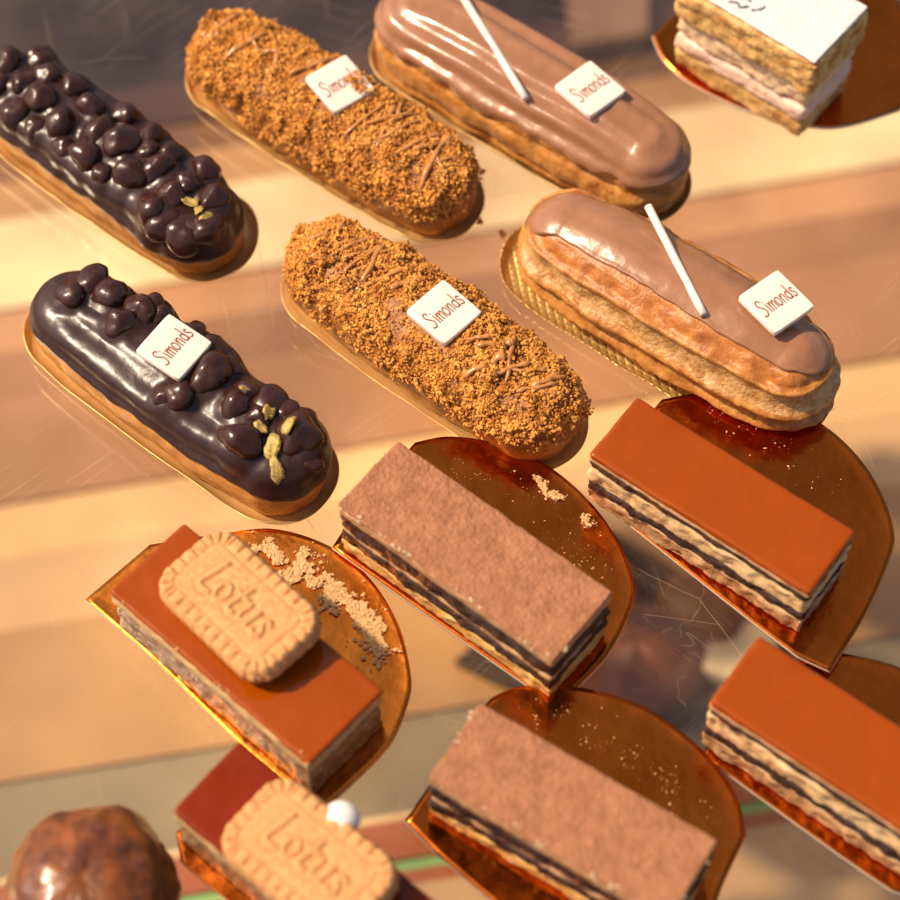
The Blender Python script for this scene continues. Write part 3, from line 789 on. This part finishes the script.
# ------------------------------------------------------------------ biscuits
def biscuit_mesh(L=5.6, W=3.35, T=.72):
    def seg_d(P, a, b):
        a = np.array(a); b = np.array(b); ab = b-a; t = np.clip(((P-a)@ab)/max(1e-9, ab@ab), 0, 1)
        return np.linalg.norm(P-(a+t[:, None]*ab), axis=1)
    res = .028; nx, ny = int(L/res), int(W/res)
    xs = np.linspace(-1, 1, nx); ys = np.linspace(-1, 1, ny)
    X, Y = np.meshgrid(xs, ys, indexing='ij')
    # squash the square grid into a scalloped rounded rectangle
    hx, hy, rc = L/2, W/2, .98
    x = X*hx; y = Y*hy
    def sd(x, y):
        qx = np.abs(x)-(hx-rc); qy = np.abs(y)-(hy-rc)
        return np.hypot(np.maximum(qx, 0), np.maximum(qy, 0))+np.minimum(np.maximum(qx, qy), 0)-rc
    # pull corner points in
    for _ in range(3):
        d = sd(x, y); e = 1e-3
        gx = (sd(x+e, y)-d)/e; gy = (sd(x, y+e)-d)/e
        k = np.maximum(d, 0); x = x-gx*k; y = y-gy*k
    d = -sd(x, y)                                   # inside distance
    # perimeter parameter
    per = np.where(np.abs(x)-(hx-rc) > np.abs(y)-(hy-rc), np.sign(x)*y, -np.sign(y)*x)
    ang = np.arctan2(y, x)
    cx = np.clip(x, -(hx-rc), hx-rc); cy = np.clip(y, -(hy-rc), hy-rc)
    an = np.arctan2(y-cy, x-cx)
    arc = cx*np.sign(-y)*1.0*(np.abs(y) > hy-rc)*1.0 + cy*np.sign(x)*(np.abs(x) > hx-rc) + an*rc
    sc = .5+.5*np.cos(arc*2*math.pi/.47)
    h = np.full_like(x, T)
    h -= .30*np.clip(1-d/.22, 0, 1)**2               # rounded shoulder
    frame = np.exp(-((d-.30)/.23)**2)
    h += frame*(.05-.11*(sc**3))                     # notched border
    h -= .035*np.exp(-((d-.62)/.06)**2)               # groove inside the border
    inner = np.clip((d-.6)/.1, 0, 1)
    h += .02*inner
    P = np.stack([x.ravel(), y.ravel()], 1)
    K = 1.20; ox, oy = -1.58, -.55
    def T2(p): return (ox+p[0]*K, oy+p[1]*K)
    def ell(cx, cy, rx, ry, n=14): return [(cx+rx*math.cos(2*math.pi*i/n), cy+ry*math.sin(2*math.pi*i/n)) for i in range(n+1)]
    strokes = [[(.30, 1.02), (.22, .60), (.12, .08), (.30, .04), (.56, .08)], ell(.86, .34, .19, .27),
               [(1.42, .92), (1.34, .50), (1.28, .16), (1.38, .06), (1.50, .10)], [(1.16, .64), (1.58, .64)],
               [(1.76, .60), (1.72, .24), (1.80, .08), (1.94, .12), (2.06, .30)], [(2.12, .60), (2.06, .10)],
               [(2.62, .54), (2.50, .62), (2.40, .52), (2.46, .38), (2.58, .28), (2.58, .12), (2.44, .04), (2.30, .12)]]
    dm = np.full(len(P), 9.0)
    for st in strokes:
        st = [T2(p) for p in st]
        for a, b in zip(st[:-1], st[1:]): dm = np.minimum(dm, seg_d(P, a, b))
    dm = dm.reshape(x.shape)
    h += .095*np.exp(-(dm/.075)**2)-.03*np.exp(-((dm-.17)/.06)**2)
    nzv = np.array([fb(a*1.2, b*1.2, 7, 4) for a, b in P]).reshape(x.shape)
    nz2 = np.array([fb(a*6, b*6, 3, 2) for a, b in P]).reshape(x.shape)
    h += .025*nzv+.006*nz2
    edge = (d < 1e-3)
    # scalloped outline
    out = 1-.012*sc*np.clip(1-d/.15, 0, 1)
    vs = [(a*o_, b*o_, c) for a, b, o_, c in zip(x.ravel(), y.ravel(), out.ravel(), h.ravel())]
    fs = []
    for i in range(nx-1):
        for j in range(ny-1):
            fs.append((i*ny+j, (i+1)*ny+j, (i+1)*ny+j+1, i*ny+j+1))
    rim = [i*ny for i in range(nx)]+[(nx-1)*ny+j for j in range(1, ny)]+[i*ny+ny-1 for i in range(nx-2, -1, -1)]+[j for j in range(ny-2, 0, -1)]
    b = len(vs)
    for k in (1, 2):
        for i in rim:
            v = vs[i]; f = 1.004 if k == 1 else .97
            vs.append((v[0]*f, v[1]*f, .12 if k == 1 else 0))
    n = len(rim)
    for i in range(n):
        j = (i+1) % n
        fs.append((rim[j], rim[i], b+i, b+j)); fs.append((b+j, b+i, b+n+i, b+n+j))
    fs.append(tuple(b+n+i for i in range(n)))
    mb = MB(); mb.add(vs, fs); return mb

bm_ = biscuit_mesh()
def biscuit(a, b, z, label, tilt, me=None):
    c, ang, L = frame_px(a, b, z+.4); 
    o = bm_.build("biscuit", M['biscuit'], loc=(c.x, c.y, z)) if me is None else bpy.data.objects.new("biscuit", me)
    if me is not None: COL.objects.link(o); o.location = Vector((c.x, c.y, z))*CM
    o.rotation_mode = 'ZYX' if False else 'XYZ'
    o.rotation_euler = (tilt[0], tilt[1], ang)
    tag(o, label, "biscuit", "oblong biscuits with raised lettering"); return o
b1 = biscuit((186, 551), (296, 660), 3.42, "whole oblong biscuit lying on the orange caramel slice at left", (.05, -.10))
b2 = biscuit((247, 803), (376, 916), 3.42, "oblong biscuit beside the white pearl, cut by the bottom edge", (.05, -.10), b1.data)

c = at(341, 820, 3.7)
mb = MB(); vs = []
for u in range(32):
    for v in range(18):
        th = 2*math.pi*u/32; ph = math.pi*v/17-math.pi/2
        k = .62*(1+.02*nz(math.cos(th)*2, math.sin(th)*2, ph))
        vs.append((k*math.cos(ph)*math.cos(th), k*math.cos(ph)*math.sin(th), .60+k*math.sin(ph)*.97))
mb.add(vs, grid_faces(32, 18))
tag(mb.build("sugar_pearl", M['pearl'], loc=(c.x, c.y, 3.1)), "white sugar pearl behind the lower biscuit on the red caramel", "sugar pearl")

# ------------------------------------------------------------------ sugar dusted pastry in the top right corner
flat_board([(652, 36), (662, 58), (685, 80), (720, 99), (755, 113), (830, 128), (900, 110), (930, 60), (900, 0), (820, -40), (740, -30), (680, 10)],
           "gold board with pale rim under the sugar dusted pastry", "gold board of the sugar dusted pastry")
c, ang, L, W = slice_frame((733, -76), (873, 6), (676, -18), 5.1)
t = thing("sugar_dusted_pastry", "sugar dusted layered pastry with cream in the top right corner", "pastry", (c.x, c.y, .17), ang)
def pdisp(sd, amp):
    return lambda p, n: amp*fb(p.x*.9+sd, p.y*.9, p.z*2, 4)+.5*amp*fb(p.x*4+sd, p.y*4, p.z*5, 3)
for nm, z0, z1, m, ins, amp, r_ in (("base_pastry", .0, 1.1, M['puff'], .25, .12, .2), ("pink_filling", 1.12, 1.9, M['pink_cream'], .15, .10, .25),
                                   ("cream_filling", 1.92, 3.0, M['cream'], .2, .16, .3), ("top_pastry", 3.02, 4.75, M['puff'], .0, .14, .3), ("icing_sugar", 4.77, 4.93, M['icing'], .12, .03, .08)):
    vs, fs = rounded_box(L-2*ins, W-2*ins, z0, z1, r_, .14, pdisp(z0*5, amp)); mb = MB(); mb.add(vs, fs); mb.build(nm, m, t)
mb = MB(); R2 = random.Random(4)
for st in ([(-1.1, -1.75), (-.8, -1.55), (-.62, -1.7), (-.4, -1.4)], [(-.9, -1.25), (-.7, -1.05), (-.45, -1.1)], [(-.2, -1.5), (.05, -1.2), (.1, -.9)]):
    pp = smooth_path([(x*1.0, y*.8, 4.955) for x, y in st], 4); tube(mb, pp, [.05+.04*nz(k*.8, st[0][0]) for k in range(len(pp))], 6, .4)
mb.build("sugar_mark", M['grey_mark'], t)

# ------------------------------------------------------------------ brown pastry in the lower left corner
c = at(90, 898, 1.0)
mb = MB(); vs = []; n, m = 96, 40
for u in range(n):
    for v in range(m):
        th = 2*math.pi*u/n; ph = math.pi/2-math.pi*v/(m-1)
        d = Vector((math.cos(ph)*math.cos(th), math.cos(ph)*math.sin(th), math.sin(ph)))
        k = 1+.10*fb(d.x*1.3, d.y*1.3, d.z*1.3+4)+.012*fb(d.x*6, d.y*6, d.z*6)
        vs.append((2.75*d.x*k, 3.0*d.y*k, max(0, 1.1+(2.1 if d.z > 0 else 1.15)*d.z*k)))
mb.add(vs, grid_faces(n, m))
tag(mb.build("glazed_bun", M['brown_pastry'], loc=(c.x, c.y, .01)), "glossy dark brown baked bun in the lower left corner", "bun")

# ------------------------------------------------------------------ loose crumbs
def crumbs(name, pix, n, spread, m, z, label, seed, smin=.014, smax=.13):
    rng = np.random.default_rng(seed); mb = MB(); done = 0
    P = [at(px, py, z) for px, py in pix]; o0 = P[0].copy()
    while done < n:
        i = rng.integers(len(P)-1); f = rng.random(); p = P[i].lerp(P[i+1], f)
        x, y = p.x+rng.normal(0, spread), p.y+rng.normal(0, spread)
        if fb(x*1.3+seed, y*1.3, 0, 4) < .35*(rng.random()-.4): continue
        s = smin+(smax-smin)*rng.random()**5
        chunk(rng, (x-o0.x, y-o0.y, s*.25), s, mb, 0, .35); done += 1
    o = mb.build(name, m, loc=(o0.x, o0.y, z+.03), smooth=False)
    return tag(o, label, kind='stuff')
crumbs("biscuit_crumbs", [(258, 552), (295, 566), (328, 588), (362, 616), (384, 652)], 5200, .33, M['pale_crumb'], .17, "pale biscuit crumbs strewn over the gold board of the upper biscuit slice", 21)
crumbs("cake_crumbs", [(520, 470), (546, 490), (572, 509), (598, 531)], 900, .12, M['pale_crumb'], .49, "pale crumbs along the back of the gold board of the upper cocoa slice", 22, .012, .09)
crumbs("cake_crumbs", [(455, 462), (520, 500), (575, 545), (600, 575)], 160, .30, M['pale_crumb'], .49, "fine crumbs scattered on the gold board of the upper cocoa slice", 31, .008, .045)
crumbs("cake_crumbs", [(540, 710), (600, 735), (660, 775), (700, 815)], 220, .35, M['pale_crumb'], .61, "fine crumbs scattered on the gold board of the lower cocoa slice", 32, .008, .05)
crumbs("cake_crumbs", [(700, 415), (745, 430), (790, 455), (830, 500)], 90, .35, M['pale_crumb'], .65, "fine crumbs scattered on the gold board of the right caramel slice", 33, .01, .06)
for (px, py, s, lab) in ((503, 234, .13, "brown crumb touching the gold board of the right milk chocolate eclair"), (480, 222, .10, "single brown crumb on the glass below the upper crumb covered eclair")):
    p = at(px, py, .1); mb = MB(); rng = np.random.default_rng(px)
    for k in range(5): chunk(rng, (rng.normal(0, .04), rng.normal(0, .04), .08+rng.normal(0, .03)), s, mb)
    tag(mb.build("crumb", M['crumb'], loc=(p.x, p.y, .02), smooth=False), lab, "crumb", "loose brown crumbs on the glass")
